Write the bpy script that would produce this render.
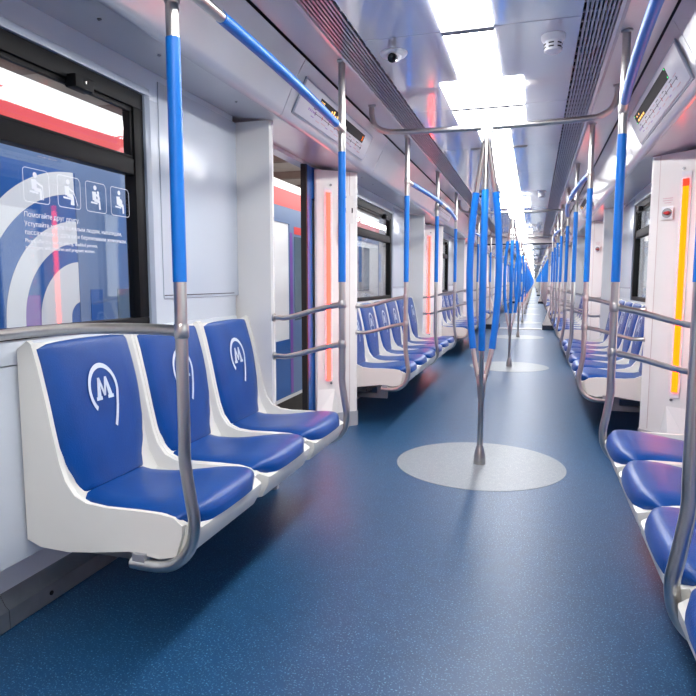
import bpy, bmesh, math, random
from mathutils import Vector, Matrix
random.seed(4)
S = bpy.context.scene
for o in list(bpy.data.objects): bpy.data.objects.remove(o)

# ------------------------------------------------------------------ camera
CAMX, CAMH = 0.287, 1.10
fwd_c = Vector((186.5, 66, 616.0)).normalized()          # train axis seen from the camera (right, up, forward)
p = math.atan2(66, 616.0)
up_c = Vector((0, math.cos(p), -math.sin(p))); up_c = (up_c - fwd_c * up_c.dot(fwd_c)).normalized()
rt_c = fwd_c.cross(up_c)
if rt_c.x < 0: rt_c = -rt_c
M = Matrix((rt_c, fwd_c, up_c))                          # camera -> world
cr, cu, cf = M @ Vector((1, 0, 0)), M @ Vector((0, 1, 0)), M @ Vector((0, 0, 1))
cd = bpy.data.cameras.new('camera'); cam = bpy.data.objects.new('camera', cd); S.collection.objects.link(cam)
cd.sensor_width = 36; cd.lens = 36 * 616 / 696; cd.clip_start = 0.02; cd.clip_end = 400
cam.matrix_world = Matrix(((cr.x, cu.x, -cf.x, CAMX), (cr.y, cu.y, -cf.y, 0), (cr.z, cu.z, -cf.z, CAMH), (0, 0, 0, 1)))
S.camera = cam

# ------------------------------------------------------------------ world and exposure
W = bpy.data.worlds.new('depot_daylight'); S.world = W; W.use_nodes = True
W.node_tree.nodes['Background'].inputs[0].default_value = (1.0, 0.99, 0.97, 1)
W.node_tree.nodes['Background'].inputs[1].default_value = 2.3
S.view_settings.view_transform = 'Standard'; S.view_settings.look = 'None'
S.view_settings.exposure = 0.33; S.view_settings.gamma = 1; S.view_settings.use_curve_mapping = False
LIGHT = 18.0      # emission of the ceiling diffusers

# ------------------------------------------------------------------ materials
def lin(c):
    return tuple((x / 255 / 12.92 if x / 255 <= .04045 else ((x / 255 + .055) / 1.055) ** 2.4) for x in c) + (1,)
MATS = {}
def mat(name, rgb, rough=.5, metal=0., spec=.5, noise=0., nscale=40., bump=0., bscale=60., coat=0., speck=None, stretch=None):
    m = bpy.data.materials.new(name); m.use_nodes = True; nt = m.node_tree; b = nt.nodes['Principled BSDF']
    b.inputs['Roughness'].default_value = rough; b.inputs['Metallic'].default_value = metal
    b.inputs['Specular IOR Level'].default_value = spec; b.inputs['Coat Weight'].default_value = coat
    b.inputs['Coat Roughness'].default_value = .12
    c = lin(rgb); b.inputs['Base Color'].default_value = c
    tc = nt.nodes.new('ShaderNodeTexCoord'); src = tc.outputs['Object']
    if stretch:
        mp = nt.nodes.new('ShaderNodeMapping'); mp.inputs['Scale'].default_value = stretch
        nt.links.new(src, mp.inputs[0]); src = mp.outputs[0]
    if noise or speck:
        n = nt.nodes.new('ShaderNodeTexNoise'); n.inputs['Scale'].default_value = nscale; n.inputs['Detail'].default_value = 3
        nt.links.new(src, n.inputs[0])
        r = nt.nodes.new('ShaderNodeValToRGB'); nt.links.new(n.outputs[0], r.inputs[0]); e = r.color_ramp.elements
        e[0].position = .3; e[1].position = .7
        e[0].color = tuple(x * (1 - noise) for x in c[:3]) + (1,); e[1].color = tuple(min(1, x * (1 + noise)) for x in c[:3]) + (1,)
        out = r.outputs[0]
        if speck:
            v = nt.nodes.new('ShaderNodeTexNoise'); v.inputs['Scale'].default_value = speck[1]; v.inputs['Detail'].default_value = 1.5
            nt.links.new(src, v.inputs[0])
            r2 = nt.nodes.new('ShaderNodeValToRGB'); nt.links.new(v.outputs[0], r2.inputs[0])
            r2.color_ramp.elements[0].position = speck[2]; r2.color_ramp.elements[1].position = speck[2] + .08
            mx = nt.nodes.new('ShaderNodeMix'); mx.data_type = 'RGBA'
            nt.links.new(r2.outputs[0], mx.inputs['Factor']); nt.links.new(out, mx.inputs['A']); mx.inputs['B'].default_value = lin(speck[0])
            out = mx.outputs['Result']
        nt.links.new(out, b.inputs['Base Color'])
    if bump:
        n2 = nt.nodes.new('ShaderNodeTexNoise'); n2.inputs['Scale'].default_value = bscale; nt.links.new(src, n2.inputs[0])
        bp = nt.nodes.new('ShaderNodeBump'); bp.inputs['Strength'].default_value = bump; bp.inputs['Distance'].default_value = .01
        nt.links.new(n2.outputs[0], bp.inputs['Height']); nt.links.new(bp.outputs[0], b.inputs['Normal'])
    MATS[name] = m; return m
def emit(name, col, strength):
    m = bpy.data.materials.new(name); m.use_nodes = True; nt = m.node_tree; nt.nodes.remove(nt.nodes['Principled BSDF'])
    e = nt.nodes.new('ShaderNodeEmission'); e.inputs[0].default_value = tuple(col) + (1,); e.inputs[1].default_value = strength
    nt.links.new(e.outputs[0], nt.nodes['Material Output'].inputs[0]); MATS[name] = m; return m
def glass(name, tint, gloss_rough=.02, extra=.0):
    m = bpy.data.materials.new(name); m.use_nodes = True; nt = m.node_tree; nt.nodes.remove(nt.nodes['Principled BSDF'])
    t = nt.nodes.new('ShaderNodeBsdfTransparent'); t.inputs[0].default_value = tint
    g = nt.nodes.new('ShaderNodeBsdfGlossy'); g.inputs['Roughness'].default_value = gloss_rough
    f = nt.nodes.new('ShaderNodeLayerWeight'); f.inputs[0].default_value = .5
    pw = nt.nodes.new('ShaderNodeMath'); pw.operation = 'POWER'; pw.inputs[1].default_value = 4.0; nt.links.new(f.outputs['Facing'], pw.inputs[0])
    ad = nt.nodes.new('ShaderNodeMath'); ad.operation = 'MULTIPLY_ADD'; ad.inputs[1].default_value = .8; ad.inputs[2].default_value = extra; nt.links.new(pw.outputs[0], ad.inputs[0])
    mx = nt.nodes.new('ShaderNodeMixShader'); nt.links.new(ad.outputs[0], mx.inputs[0])
    nt.links.new(t.outputs[0], mx.inputs[1]); nt.links.new(g.outputs[0], mx.inputs[2])
    nt.links.new(mx.outputs[0], nt.nodes['Material Output'].inputs[0]); MATS[name] = m; return m

mat('floor_vinyl', (16, 64, 104), .40, spec=.6, noise=.10, nscale=14, speck=((86, 136, 164), 170, .60), bump=.06, bscale=300)
mat('disc_vinyl', (124, 134, 140), .42, noise=.05, nscale=30, speck=((160, 168, 172), 260, .60))
mat('wall_grey', (206, 212, 220), .28, noise=.02, nscale=3)
mat('hatch_grey', (200, 207, 216), .22)
mat('pillar_cream', (226, 224, 220), .3, coat=.3, noise=.015, nscale=4)
mat('seat_shell', (218, 216, 208), .38, noise=.02, nscale=6)
mat('seat_vinyl', (0, 66, 140), .36, spec=.4, noise=.10, nscale=9, bump=.15, bscale=240)
mat('logo_white', (205, 216, 232), .45, noise=.03, nscale=80)
mat('pole_blue', (0, 110, 200), .36, spec=.4, noise=.04, nscale=8)
mat('steel', (190, 188, 184), .28, metal=1., noise=.05, nscale=50, stretch=(1, 1, .1))
mat('steel_dark', (140, 140, 142), .4, metal=1., noise=.06, nscale=30)
mat('ceiling_gloss', (234, 235, 240), .10, metal=.42, noise=.02, nscale=2, bump=.10, bscale=3.0)
mat('cove_grey', (224, 222, 224), .25, metal=.15, noise=.02, nscale=4)
mat('fascia_gloss', (204, 204, 208), .16, metal=.25, noise=.02, nscale=4, bump=.03, bscale=5)
mat('soffit_grey', (206, 206, 208), .22, metal=.1, noise=.02, nscale=4)
mat('grille_bar', (170, 168, 176), .35, metal=.5, noise=.04, nscale=20)
mat('grille_black', (16, 16, 20), .7, noise=.1, nscale=30)
mat('black_frame', (7, 9, 11), .5, spec=.22, noise=.12, nscale=20)
mat('black_rubber', (12, 12, 14), .6, noise=.1, nscale=30)
mat('trim_grey', (150, 160, 174), .3, noise=.03, nscale=6)
mat('duct_metal', (126, 132, 140), .32, metal=.6, noise=.1, nscale=12)
mat('kick_grey', (160, 163, 168), .45, noise=.05, nscale=14)
mat('plate_steel', (170, 172, 176), .45, metal=.6, noise=.06, nscale=30)
mat('plastic_white', (222, 224, 228), .4, noise=.02, nscale=20)
mat('panel_print', (206, 206, 214), .3, noise=.02, nscale=12)
mat('dark_lens', (8, 8, 10), .08, noise=.05, nscale=20)
mat('screen_black', (16, 14, 18), .5, spec=.2, noise=.08, nscale=12)
mat('red_plastic', (176, 24, 30), .35, noise=.06, nscale=20)
mat('red_print', (190, 60, 76), .5, noise=.03, nscale=20)
mat('pink_print', (206, 172, 178), .5, noise=.03, nscale=20)
mat('violet_print', (160, 130, 190), .5, noise=.03, nscale=20)
mat('seam_line', (198, 182, 178), .5, noise=.03, nscale=20)
mat('dark_print', (52, 44, 60), .5, noise=.03, nscale=20)
mat('white_print', (236, 240, 246), .5, noise=.02, nscale=20)
mat('train_white', (232, 233, 236), .35, noise=.02, nscale=2)
mat('train_red', (226, 40, 44), .3, noise=.06, nscale=2)
mat('train_blue', (28, 92, 168), .3, noise=.08, nscale=2)
mat('train_pale_blue', (96, 124, 168), .3, noise=.05, nscale=2)
mat('train_violet', (120, 70, 170), .3, noise=.05, nscale=2)
mat('train_glass', (96, 116, 132), .08, noise=.08, nscale=3)
mat('under_dark', (48, 44, 42), .7, noise=.25, nscale=6)
mat('depot_roof', (206, 192, 186), .8, noise=.12, nscale=1.5)
mat('depot_beam', (140, 116, 110), .7, noise=.1, nscale=3)
mat('depot_floor', (140, 138, 134), .7, noise=.15, nscale=1.2)
mat('depot_wall', (222, 224, 226), .7, noise=.06, nscale=.8)
mat('gangway_cream', (222, 216, 212), .4, noise=.03, nscale=5)
mat('gangway_dark', (34, 46, 66), .6, noise=.1, nscale=12)
emit('diffuser', (1.0, 1.0, 1.0), LIGHT)
emit('led_orange', (1.0, .056, .0012), 8)
emit('led_red', (1.0, .02, .01), 4)
emit('led_salmon', (1.0, .033, .022), 8)
emit('amber', (1.0, .55, .16), 1.8)
emit('orange_glyph', (1.0, .18, .01), 1.5)
emit('green_led', (.1, 1.0, .3), 1.5)
glass('pane_glass', (.92, .95, .97, 1), extra=.05)
glass('smoked', (.25, .27, .32, 1), extra=.02)

# ------------------------------------------------------------------ mesh helpers
class MB:
    def __init__(s): s.v = []; s.f = []; s.m = []
    def add(s, vs, fs, mi=0):
        o = len(s.v); s.v += [tuple(x) for x in vs]; s.f += [tuple(i + o for i in f) for f in fs]; s.m += [mi] * len(fs); return s
    def box(s, x0, x1, y0, y1, z0, z1, mi=0):
        if x0 > x1: x0, x1 = x1, x0
        if y0 > y1: y0, y1 = y1, y0
        vs = [(x0, y0, z0), (x1, y0, z0), (x1, y1, z0), (x0, y1, z0), (x0, y0, z1), (x1, y0, z1), (x1, y1, z1), (x0, y1, z1)]
        return s.add(vs, [(3, 2, 1, 0), (4, 5, 6, 7), (0, 1, 5, 4), (1, 2, 6, 5), (2, 3, 7, 6), (3, 0, 4, 7)], mi)
    def prism(s, poly, z0, z1, mi=0):                    # poly in (x, y)
        n = len(poly); vs = [(x, y, z0) for x, y in poly] + [(x, y, z1) for x, y in poly]
        fs = [tuple(range(n))[::-1], tuple(range(n, 2 * n))] + [(i, (i + 1) % n, n + (i + 1) % n, n + i) for i in range(n)]
        return s.add(vs, fs, mi)
    def yprism(s, poly, y0, y1, mi=0):                   # closed poly in (x, z), extruded along y
        n = len(poly); vs = [(x, y0, z) for x, z in poly] + [(x, y1, z) for x, z in poly]
        fs = [tuple(range(n)), tuple(range(n, 2 * n))[::-1]] + [(i, n + i, n + (i + 1) % n, (i + 1) % n) for i in range(n)]
        return s.add(vs, fs, mi)
    def strip(s, prof, y0, y1, t=.006, mi=0):            # open (x, z) profile with thickness t upward/outward
        back = []
        for i, (x, z) in enumerate(prof):
            a = prof[max(0, i - 1)]; b = prof[min(len(prof) - 1, i + 1)]
            dx, dz = b[0] - a[0], b[1] - a[1]; l = math.hypot(dx, dz) or 1
            nx, nz = -dz / l, dx / l
            sg = 1 if (nx * x * .6 + nz) > 0 else -1     # away from the middle of the car and upwards
            back.append((x + nx * t * sg, z + nz * t * sg))
        return s.yprism(list(prof) + back[::-1], y0, y1, mi)
    def tube(s, pts, r, n=12, mi=0, caps=True):
        pts = [Vector(q) for q in pts]; rs = r if isinstance(r, (list, tuple)) else [r] * len(pts)
        t0 = (pts[1] - pts[0]).normalized(); ref = Vector((0, 0, 1)) if abs(t0.z) < .9 else Vector((1, 0, 0))
        a = t0.cross(ref).normalized(); rings = []
        for i, q in enumerate(pts):
            t = (pts[min(i + 1, len(pts) - 1)] - pts[max(i - 1, 0)]).normalized()
            a = (a - t * a.dot(t)).normalized(); b = t.cross(a)
            rings.append([q + (a * math.cos(k * 2 * math.pi / n) + b * math.sin(k * 2 * math.pi / n)) * rs[i] for k in range(n)])
        vs = [v for R in rings for v in R]; fs = []
        for i in range(len(pts) - 1):
            for k in range(n):
                fs.append((i * n + k, i * n + (k + 1) % n, (i + 1) * n + (k + 1) % n, (i + 1) * n + k))
        if caps: fs += [tuple(range(n))[::-1], tuple(range((len(pts) - 1) * n, len(pts) * n))]
        return s.add(vs, fs, mi)
    def lathe(s, prof, c=(0, 0, 0), n=24, mi=0):          # prof (r, z)
        vs = []; fs = []
        for r, z in prof:
            vs += [(c[0] + r * math.cos(k * 2 * math.pi / n), c[1] + r * math.sin(k * 2 * math.pi / n), c[2] + z) for k in range(n)]
        for i in range(len(prof) - 1):
            for k in range(n): fs.append((i * n + k, i * n + (k + 1) % n, (i + 1) * n + (k + 1) % n, (i + 1) * n + k))
        fs += [tuple(range(n))[::-1], tuple(range((len(prof) - 1) * n, len(prof) * n))]
        return s.add(vs, fs, mi)
    def grid(s, rows, mi=0):
        nr, nc = len(rows), len(rows[0]); vs = [q for r in rows for q in r]
        return s.add(vs, [(i * nc + j, i * nc + j + 1, (i + 1) * nc + j + 1, (i + 1) * nc + j) for i in range(nr - 1) for j in range(nc - 1)], mi)
    def mesh(s, name, mats, bevel=0.):
        me = bpy.data.meshes.new(name); me.from_pydata(s.v, [], s.f)
        if not isinstance(mats, (list, tuple)): mats = [mats]
        for k in mats: me.materials.append(MATS[k])
        for pl, mi in zip(me.polygons, s.m): pl.material_index = mi
        bm = bmesh.new(); bm.from_mesh(me); bmesh.ops.recalc_face_normals(bm, faces=bm.faces)
        if bevel:
            es = [e for e in bm.edges if len(e.link_faces) == 2 and e.calc_face_angle(0) > .6]
            bmesh.ops.bevel(bm, geom=es, offset=bevel, segments=2, affect='EDGES', profile=.6)
        bm.to_mesh(me); bm.free()
        for pl in me.polygons: pl.use_smooth = True
        me.set_sharp_from_angle(angle=math.radians(38))
        return me
COL = S.collection
def put(name, me, parent=None, loc=(0, 0, 0), rz=0.):
    o = bpy.data.objects.new(name, me); COL.objects.link(o); o.location = loc; o.rotation_euler = (0, 0, rz)
    if parent: o.parent = parent
    return o
def obj(name, mb, mats, parent=None, loc=(0, 0, 0), rz=0., bevel=0.):
    return put(name, mb.mesh(name, mats, bevel), parent, loc, rz)
def tag(o, label, cat, group=None):
    o['label'] = label; o['category'] = cat
    if group: o['group'] = group
    return o
def thing(name, label, cat, loc=(0, 0, 0), rz=0., group=None):
    return tag(put(name, None, None, loc, rz), label, cat, group)
def struct(o): o['kind'] = 'structure'; return o
def copy_tree(o, parent=None):
    c = o.copy(); COL.objects.link(c); c.parent = parent
    for ch in o.children: copy_tree(ch, c)
    return c
def text_mesh(s, size, align='LEFT'):
    cu = bpy.data.curves.new('text', 'FONT'); cu.body = s; cu.size = size; cu.align_x = align; cu.extrude = .0004; cu.resolution_u = 2
    o = bpy.data.objects.new('text', cu); COL.objects.link(o)
    me = bpy.data.meshes.new_from_object(o.evaluated_get(bpy.context.evaluated_depsgraph_get()))
    bpy.data.objects.remove(o); return me
def text_obj(name, s, size, m, parent, matrix, align='LEFT'):
    me = text_mesh(s, size, align); me.materials.clear(); me.materials.append(MATS[m]); me.transform(matrix)
    return put(name, me, parent)

# ------------------------------------------------------------------ layout of the train (metres; x across, y along, z up)
DOORS = [-.80, 3.73, 8.26, 12.79]; PITCH = 18.25; NCAR = 8
CAR0, CAR1 = -3.06, 14.92
WALL, OUT = 1.20, 1.36
CEIL = 2.10; SOF0, SOF1 = 1.90, 1.933
POLEX = .626
HALF = .797                       # pillar planes either side of a door centre
def bays(k):                      # (y0, y1) between the pillars of car k
    return [(DOORS[i] + .80 + PITCH * k, DOORS[i + 1] - .80 + PITCH * k) for i in range(3)]
FAR_END = CAR1 + PITCH * (NCAR - 1)

# ------------------------------------------------------------------ floor
fl = MB().box(-OUT, OUT, CAR0, FAR_END, -.06, 0)
floor = struct(obj('floor', fl, 'floor_vinyl'))
disc_me = MB().lathe([(.50, 0), (.50, .0016)], n=64).mesh('floor_disc', 'disc_vinyl')
for k in range(3):
    for d in DOORS: put('floor_disc', disc_me, floor, (0, d + PITCH * k, 0))

# ------------------------------------------------------------------ ceiling, grilles, coves, fascias
ceiling = struct(put('ceiling', None))
def mirror(prof, s): return [(x * s, z) for x, z in prof]
COVE = [(.565, 2.092), (.578, 2.118), (.60, 2.145), (.66, 2.158), (.775, 2.160)]
FASC = [(.783, 2.150), (.812, 2.105), (.852, 2.03), (.895, 1.935), (.908, 1.908), (.922, 1.900), (.94, 1.901)]
SOFF = [(.942, 1.902), (WALL, SOF1)]
SOFD = [(.942, 1.902), (OUT, 1.952)]
GAP = .004
for k in range(NCAR):
    o = PITCH * k; a, b = CAR0 + o, CAR1 + o
    obj('roof', MB().box(-OUT, OUT, a, b + .4, 2.24, 2.30), 'train_white', ceiling)
    # glossy ceiling panels between lamps and grilles, joints line up with the lamp joints
    if k < 2:
        y = DOORS[0] - 1.1325 * 2 + o
        cuts = [a] + [DOORS[0] + 1.1325 * j + o for j in range(-1, 14)] + [b]
        cuts = [c for c in cuts if a <= c <= b]
    else: cuts = [a, b]
    for y0, y1 in zip(cuts, cuts[1:]):
        for s in (-1, 1):
            obj('ceiling_panel', MB().box(s * .085, s * .428, y0 + GAP / 2, y1 - GAP / 2, CEIL, CEIL + .012), 'ceiling_gloss', ceiling)
    obj('ceiling_backing', MB().box(-.43, .43, a, b, CEIL + .02, CEIL + .03), 'grille_black', ceiling)
    for s in (-1, 1):
        g = obj('grille_tray', MB().yprism([(s * .43, CEIL + .03), (s * .43, CEIL + .05), (s * .565, CEIL + .05), (s * .565, CEIL + .03)], a, b), 'grille_black', ceiling)
        nsl = 9 if k < 2 else 5
        w = .135 / nsl
        sl = MB().box(-w * .28, w * .28, a, b, CEIL - .003, CEIL + .012).mesh('slat', 'grille_bar')
        for j in range(nsl): put('slat', sl, g, (s * (.4365 + w * (j + .4)), 0, 0))
        if k < 2:
            rb = MB(); y = a + .05
            while y < b:
                rb.box(s * .43, s * .565, y, y + .012, CEIL + .004, CEIL + .012); y += .09
            r = obj('cross_rung', rb, 'grille_bar', g); r['kind'] = 'stuff'
        obj('grille_edge', MB().box(s * .556, s * .57, a, b, CEIL - .010, CEIL + .03), 'cove_grey', ceiling)
        obj('cove', MB().strip(mirror(COVE, s), a, b), 'cove_grey', ceiling)
        obj('cove_gap', MB().box(s * .77, s * .815, a, b, 2.168, 2.175), 'grille_black', ceiling)
        ed = sorted([a, b] + [d + o + t for d in DOORS for t in (-.87, .87)]) if k < 2 else [a, b]
        for y0, y1 in zip(ed, ed[1:]):
            obj('fascia_panel', MB().strip(mirror(FASC, s), y0 + GAP / 2, y1 - GAP / 2), 'fascia_gloss', ceiling)
        sd = sorted([a, b] + [d + o + t for d in DOORS for t in (-HALF, HALF)])
        for i, (y0, y1) in enumerate(zip(sd, sd[1:])):
            obj('soffit_panel', MB().strip(mirror(SOFD if i % 2 else SOFF, s), y0 + .001, y1 - .001), 'soffit_grey', ceiling)
# screws in the soffit above the sticker window
scr = MB().lathe([(.007, 0), (.007, -.003), (.004, -.004), (.0035, -.002)], n=12).mesh('screw', 'steel_dark')
for y in (1.70, 2.02, 2.62, 4.75, 5.1): put('screw', scr, ceiling, (-1.03, y, 1.911))

# ------------------------------------------------------------------ walls, pillars, doors, windows, ducts
DUCT = [(1.28, 0), (1.275, .005), (1.275, .065), (1.29, .075), (1.325, .14), (1.325, .17), (1.36, .24), (1.36, 0)]
win_n = door_n = 0
STICKER_WIN = None
pane_cache = {}
def window(y0, y1, s, k, parent_struct=True):
    global win_n
    win_n += 1
    w = struct(put('window_%d' % win_n, None))
    z0, z1, zt0, zt1 = .927, 1.82, 1.508, 1.568; fx0, fx1 = 1.188, 1.240; t = .058
    def b(nm, *a, m='black_frame', bev=.004, par=w): return obj(nm, MB().box(*a), m, par, bevel=bev)
    b('frame_bar', s * fx0, s * fx1, y0, y1, z1 - .06, z1); b('frame_bar', s * fx0, s * fx1, y0, y1, z0, z0 + .034)
    b('frame_bar', s * fx0, s * fx1, y0, y0 + t, z0 + .034, z1 - .06); b('frame_bar', s * fx0, s * fx1, y1 - t, y1, z0 + .034, z1 - .06)
    b('transom', s * (fx0 + .004), s * fx1, y0 + t, y1 - t, zt0, zt1)
    if k == 0:
        b('sash_rail', s * 1.196, s * 1.211, y0 + t, y1 - t, z1 - .078, z1 - .06); b('sash_rail', s * 1.196, s * 1.211, y0 + t, y1 - t, zt1, zt1 + .012)
        b('sash_rail', s * 1.196, s * 1.211, y1 - t - .014, y1 - t, zt1 + .012, z1 - .078)
        la = b('latch', s * 1.155, s * 1.20, y1 - .405, y1 - .315, z1 - .088, z1 - .045, bev=.006)
        obj('latch_button', MB().lathe([(.004, -.004), (.004, .004)], n=10), 'steel', la, (s * 1.153, y1 - .36, z1 - .066))
        # pale trim that curves around the black frame
        b('reveal', s * 1.178, s * 1.21, y0 - .05, y1 + .035, z1, z1 + .028, m='trim_grey')
        b('reveal', s * 1.178, s * 1.21, y1, y1 + .035, z0, z1, m='trim_grey')
        b('reveal', s * 1.178, s * 1.21, y0 - .05, y0, z0, z1, m='trim_grey')
    b('pane', s * 1.212, s * 1.218, y0 + t, y1 - t, zt1, z1 - .06, m='pane_glass', bev=0)
    b('pane', s * 1.212, s * 1.218, y0 + t, y1 - t, z0 + .034, zt0, m='pane_glass', bev=0)
    return w
INN, OSK = 1.26, 1.31                 # inner lining and outer skin, the sliding doors run between them
def wall_bay(par, s, y0, y1, wy0, wy1, k):
    W_ = lambda nm, *a, m='wall_grey', bev=.003: obj(nm, MB().box(*a), m, par, bevel=bev if k == 0 else 0)
    W_('wall_panel', s * WALL, s * INN, y0, y1, .247, .85)
    W_('wall_panel', s * (WALL - .004), s * INN, y0, y1, .853, .927)
    W_('wall_panel', s * WALL, s * INN, y0, y1, 1.82, 2.25)
    W_('wall_panel', s * WALL, s * INN, y0, wy0, .927, 1.82)
    W_('wall_panel', s * WALL, s * INN, wy1, y1, .927, 1.82)
    y0 -= .22; y1 += .22
    v0, v1 = wy0 - .14, wy1 + .14
    for a in ((y0, y1, -.1, .89), (y0, y1, 1.91, 2.25), (y0, v0, .89, 1.91), (v1, y1, .89, 1.91)): W_('outer_skin', s * OSK, s * OUT, *a, m='train_white', bev=0)
    if k == 0:
        W_('hatch', s * (WALL - .006), s * WALL, wy1 + .118, y1 - .115, 1.03, 1.905, m='hatch_grey')
        W_('hatch_label', s * (WALL - .0075), s * (WALL - .006), wy1 + .12, y1 - .25, 1.042, 1.046, m='dark_print', bev=0)
PILL = [(1.255, .55), (1.238, .55), (1.10, .668), (1.01, .755), (1.0, .768), (1.0, .787), (1.01, HALF), (1.255, HALF)]
KICK = [(1.255, .545), (1.232, .545), (1.002, .750), (.993, .764), (.993, .792), (1.004, HALF + .003), (1.255, HALF + .003)]
def pillar(par, s, d, t, k):
    ord_ = lambda P: [(s * x, d + t * y) for x, y in P]
    obj('door_pillar', MB().prism(ord_(PILL), .11, 1.905), 'pillar_cream', par)
    obj('kick_plate', MB().prism(ord_(KICK), 0, .112), 'kick_grey', par)
    if k == 0:
        # wedge foot below the strip lamp, seam line, screw
        obj('foot_wedge', MB().add([(s * 1.236, d + t * .548, .115), (s * 1.10, d + t * .652, .115), (s * 1.225, d + t * .50, .115), (s * 1.13, d + t * .55, .115), (s * 1.236, d + t * .548, .30), (s * 1.13, d + t * .632, .30)],
            [(0, 1, 3, 2), (2, 3, 5, 4), (0, 2, 4), (1, 5, 3), (0, 4, 5, 1)]), 'pillar_cream', par)
        nx, ny = -(.105), -(.138); l = math.hypot(nx, ny); nx /= l; ny /= l     # outward normal of the slanted face (|x|, y)
        def on_face(f, z, off=.0): return (s * (1.238 - .253 * f + nx * off), d + t * (.55 + .185 * f + ny * off), z)
        sc = MB()
        for z, f in ((.345, .34), (1.80, .34)):
            sc.tube([on_face(f, z, -.001), on_face(f, z, .004)], .009, 12)
        obj('screw', sc, 'steel_dark', par)
        a, b2, c, e = on_face(.80, .13, .0006), on_face(.815, .13, .0006), on_face(.815, 1.90, .0006), on_face(.80, 1.90, .0006)
        obj('seam', MB().add([a, b2, c, e], [(0, 1, 2, 3)]), 'seam_line', par)
for k in range(NCAR):
    o = PITCH * k; a, b = CAR0 + o, CAR1 + o
    for s, nm in ((-1, 'wall_left'), (1, 'wall_right')):
        wl = struct(put(nm, None))
        if k < 3:
            for bi, (y0, y1) in enumerate(bays(k)):
                yc = (y0 + y1) / 2
                if k == 0 and bi == 0 and s < 0: wy0, wy1 = yc - 1.10, 2.138
                else: wy0, wy1 = yc - 1.05, yc + .52
                wall_bay(wl, s, y0 + .015, y1 - .015, wy0, wy1, k)
                w = window(wy0, wy1, s, k)
                if k == 0 and bi == 0 and s < 0: STICKER_WIN = w
            for y0, y1 in ((a, DOORS[0] - HALF + o), (DOORS[3] + HALF + o, b)):
                obj('wall_panel', MB().box(s * WALL, s * OUT, y0, y1, .247, 2.25), 'wall_grey', wl)
        else:
            for y0, y1 in [(a, DOORS[0] - HALF + o)] + bays(k) + [(DOORS[3] + HALF + o, b)]:
                obj('wall_panel', MB().box(s * WALL, s * OUT, y0, y1, .247, 2.25), 'wall_grey', wl)
        for d0 in DOORS:
            d = d0 + o
            obj('door_header', MB().box(s * 1.28, s * OUT, d - HALF, d + HALF, 1.92, 2.25), 'soffit_grey', wl)
            for t in (-1, 1): pillar(wl, s, d, t, k)
            if k < 2:                                       # sliding leaves, run on the outside of the body
                door_n += 1
                dr = struct(put('door_%d' % door_n, None))
                for t in (-1, 1):
                    gap = .0 if s > 0 else .40              # closed on one side, open on the other
                    L = lambda y: d + t * (gap + y)
                    xo0, xo1 = s * 1.266, s * 1.302
                    lf = obj('door_leaf', MB().box(xo0, xo1, L(.03), L(.13), .0, 1.92).box(xo0, xo1, L(.56), L(.66), 0, 1.92).box(xo0, xo1, L(.13), L(.56), 0, .62).box(xo0, xo1, L(.13), L(.56), 1.70, 1.92), 'train_blue', dr, bevel=.004)
                    obj('rubber_edge', MB().box(s * 1.264, s * 1.304, L(.002), L(.03), 0, 1.92), 'black_rubber', lf)
                    obj('glass_pane', MB().box(s * 1.28, s * 1.288, L(.13), L(.56), .62, 1.70), 'pane_glass', lf)
        bl = 'baseboard_left' if s < 0 else 'baseboard_right'
        base = struct(put(bl, None))
        for y0, y1 in [(a, DOORS[0] - HALF + o)] + bays(k) + [(DOORS[3] + HALF + o, b)]:
            n = max(1, int((y1 - y0) / .98)) if k < 2 else 1
            for j in range(n):
                u, v = y0 + (y1 - y0) * j / n, y0 + (y1 - y0) * (j + 1) / n
                obj('duct_cover', MB().yprism(mirror(DUCT, s), u + .0015, v - .0015), 'duct_metal', base)
                if k == 0:
                    for q in (.12, .5, .88):
                        ys = u + (v - u) * q
                        obj('screw', MB().tube([(s * 1.278, ys, .035), (s * 1.272, ys, .035)], .008, 10), 'black_rubber', base)
                        obj('screw', MB().tube([(s * 1.327, ys, .155), (s * 1.320, ys, .155)], .008, 10), 'black_rubber', base)

# ------------------------------------------------------------------ gangways
for k in range(NCAR):
    y0 = CAR1 + PITCH * k - .10; y1 = y0 + .47
    g = struct(put('trim_%d' % (k + 1), None))
    for s in (-1, 1):
        obj('portal_jamb', MB().yprism([(s * .50, .11), (s * .76, .90), (s * .84, 1.60), (s * .86, 2.16), (s * OUT, 2.16), (s * OUT, .11)], y0, y1), 'gangway_cream', g)
        obj('portal_foot', MB().box(s * .49, s * OUT, y0 - .01, y1 + .01, 0, .11), 'gangway_dark', g)
    obj('portal_header', MB().box(-.858, .858, y0, y1, 1.96, 2.22), 'gangway_cream', g)
    obj('bellows_edge', MB().box(-.85, .85, y0 - .012, y0, 1.945, 1.98), 'gangway_dark', g)
    obj('threshold', MB().box(-.55, .55, y0 + .05, y1 - .05, .0, .012), 'plate_steel', g)
obj_end = struct(obj('wall_back', MB().box(-OUT, OUT, CAR0 - .06, CAR0, -.06, 2.3), 'gangway_cream'))
obj_end2 = struct(obj('wall_front', MB().box(-OUT, OUT, FAR_END + .4, FAR_END + .46, -.06, 2.3), 'gangway_cream'))

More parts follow.
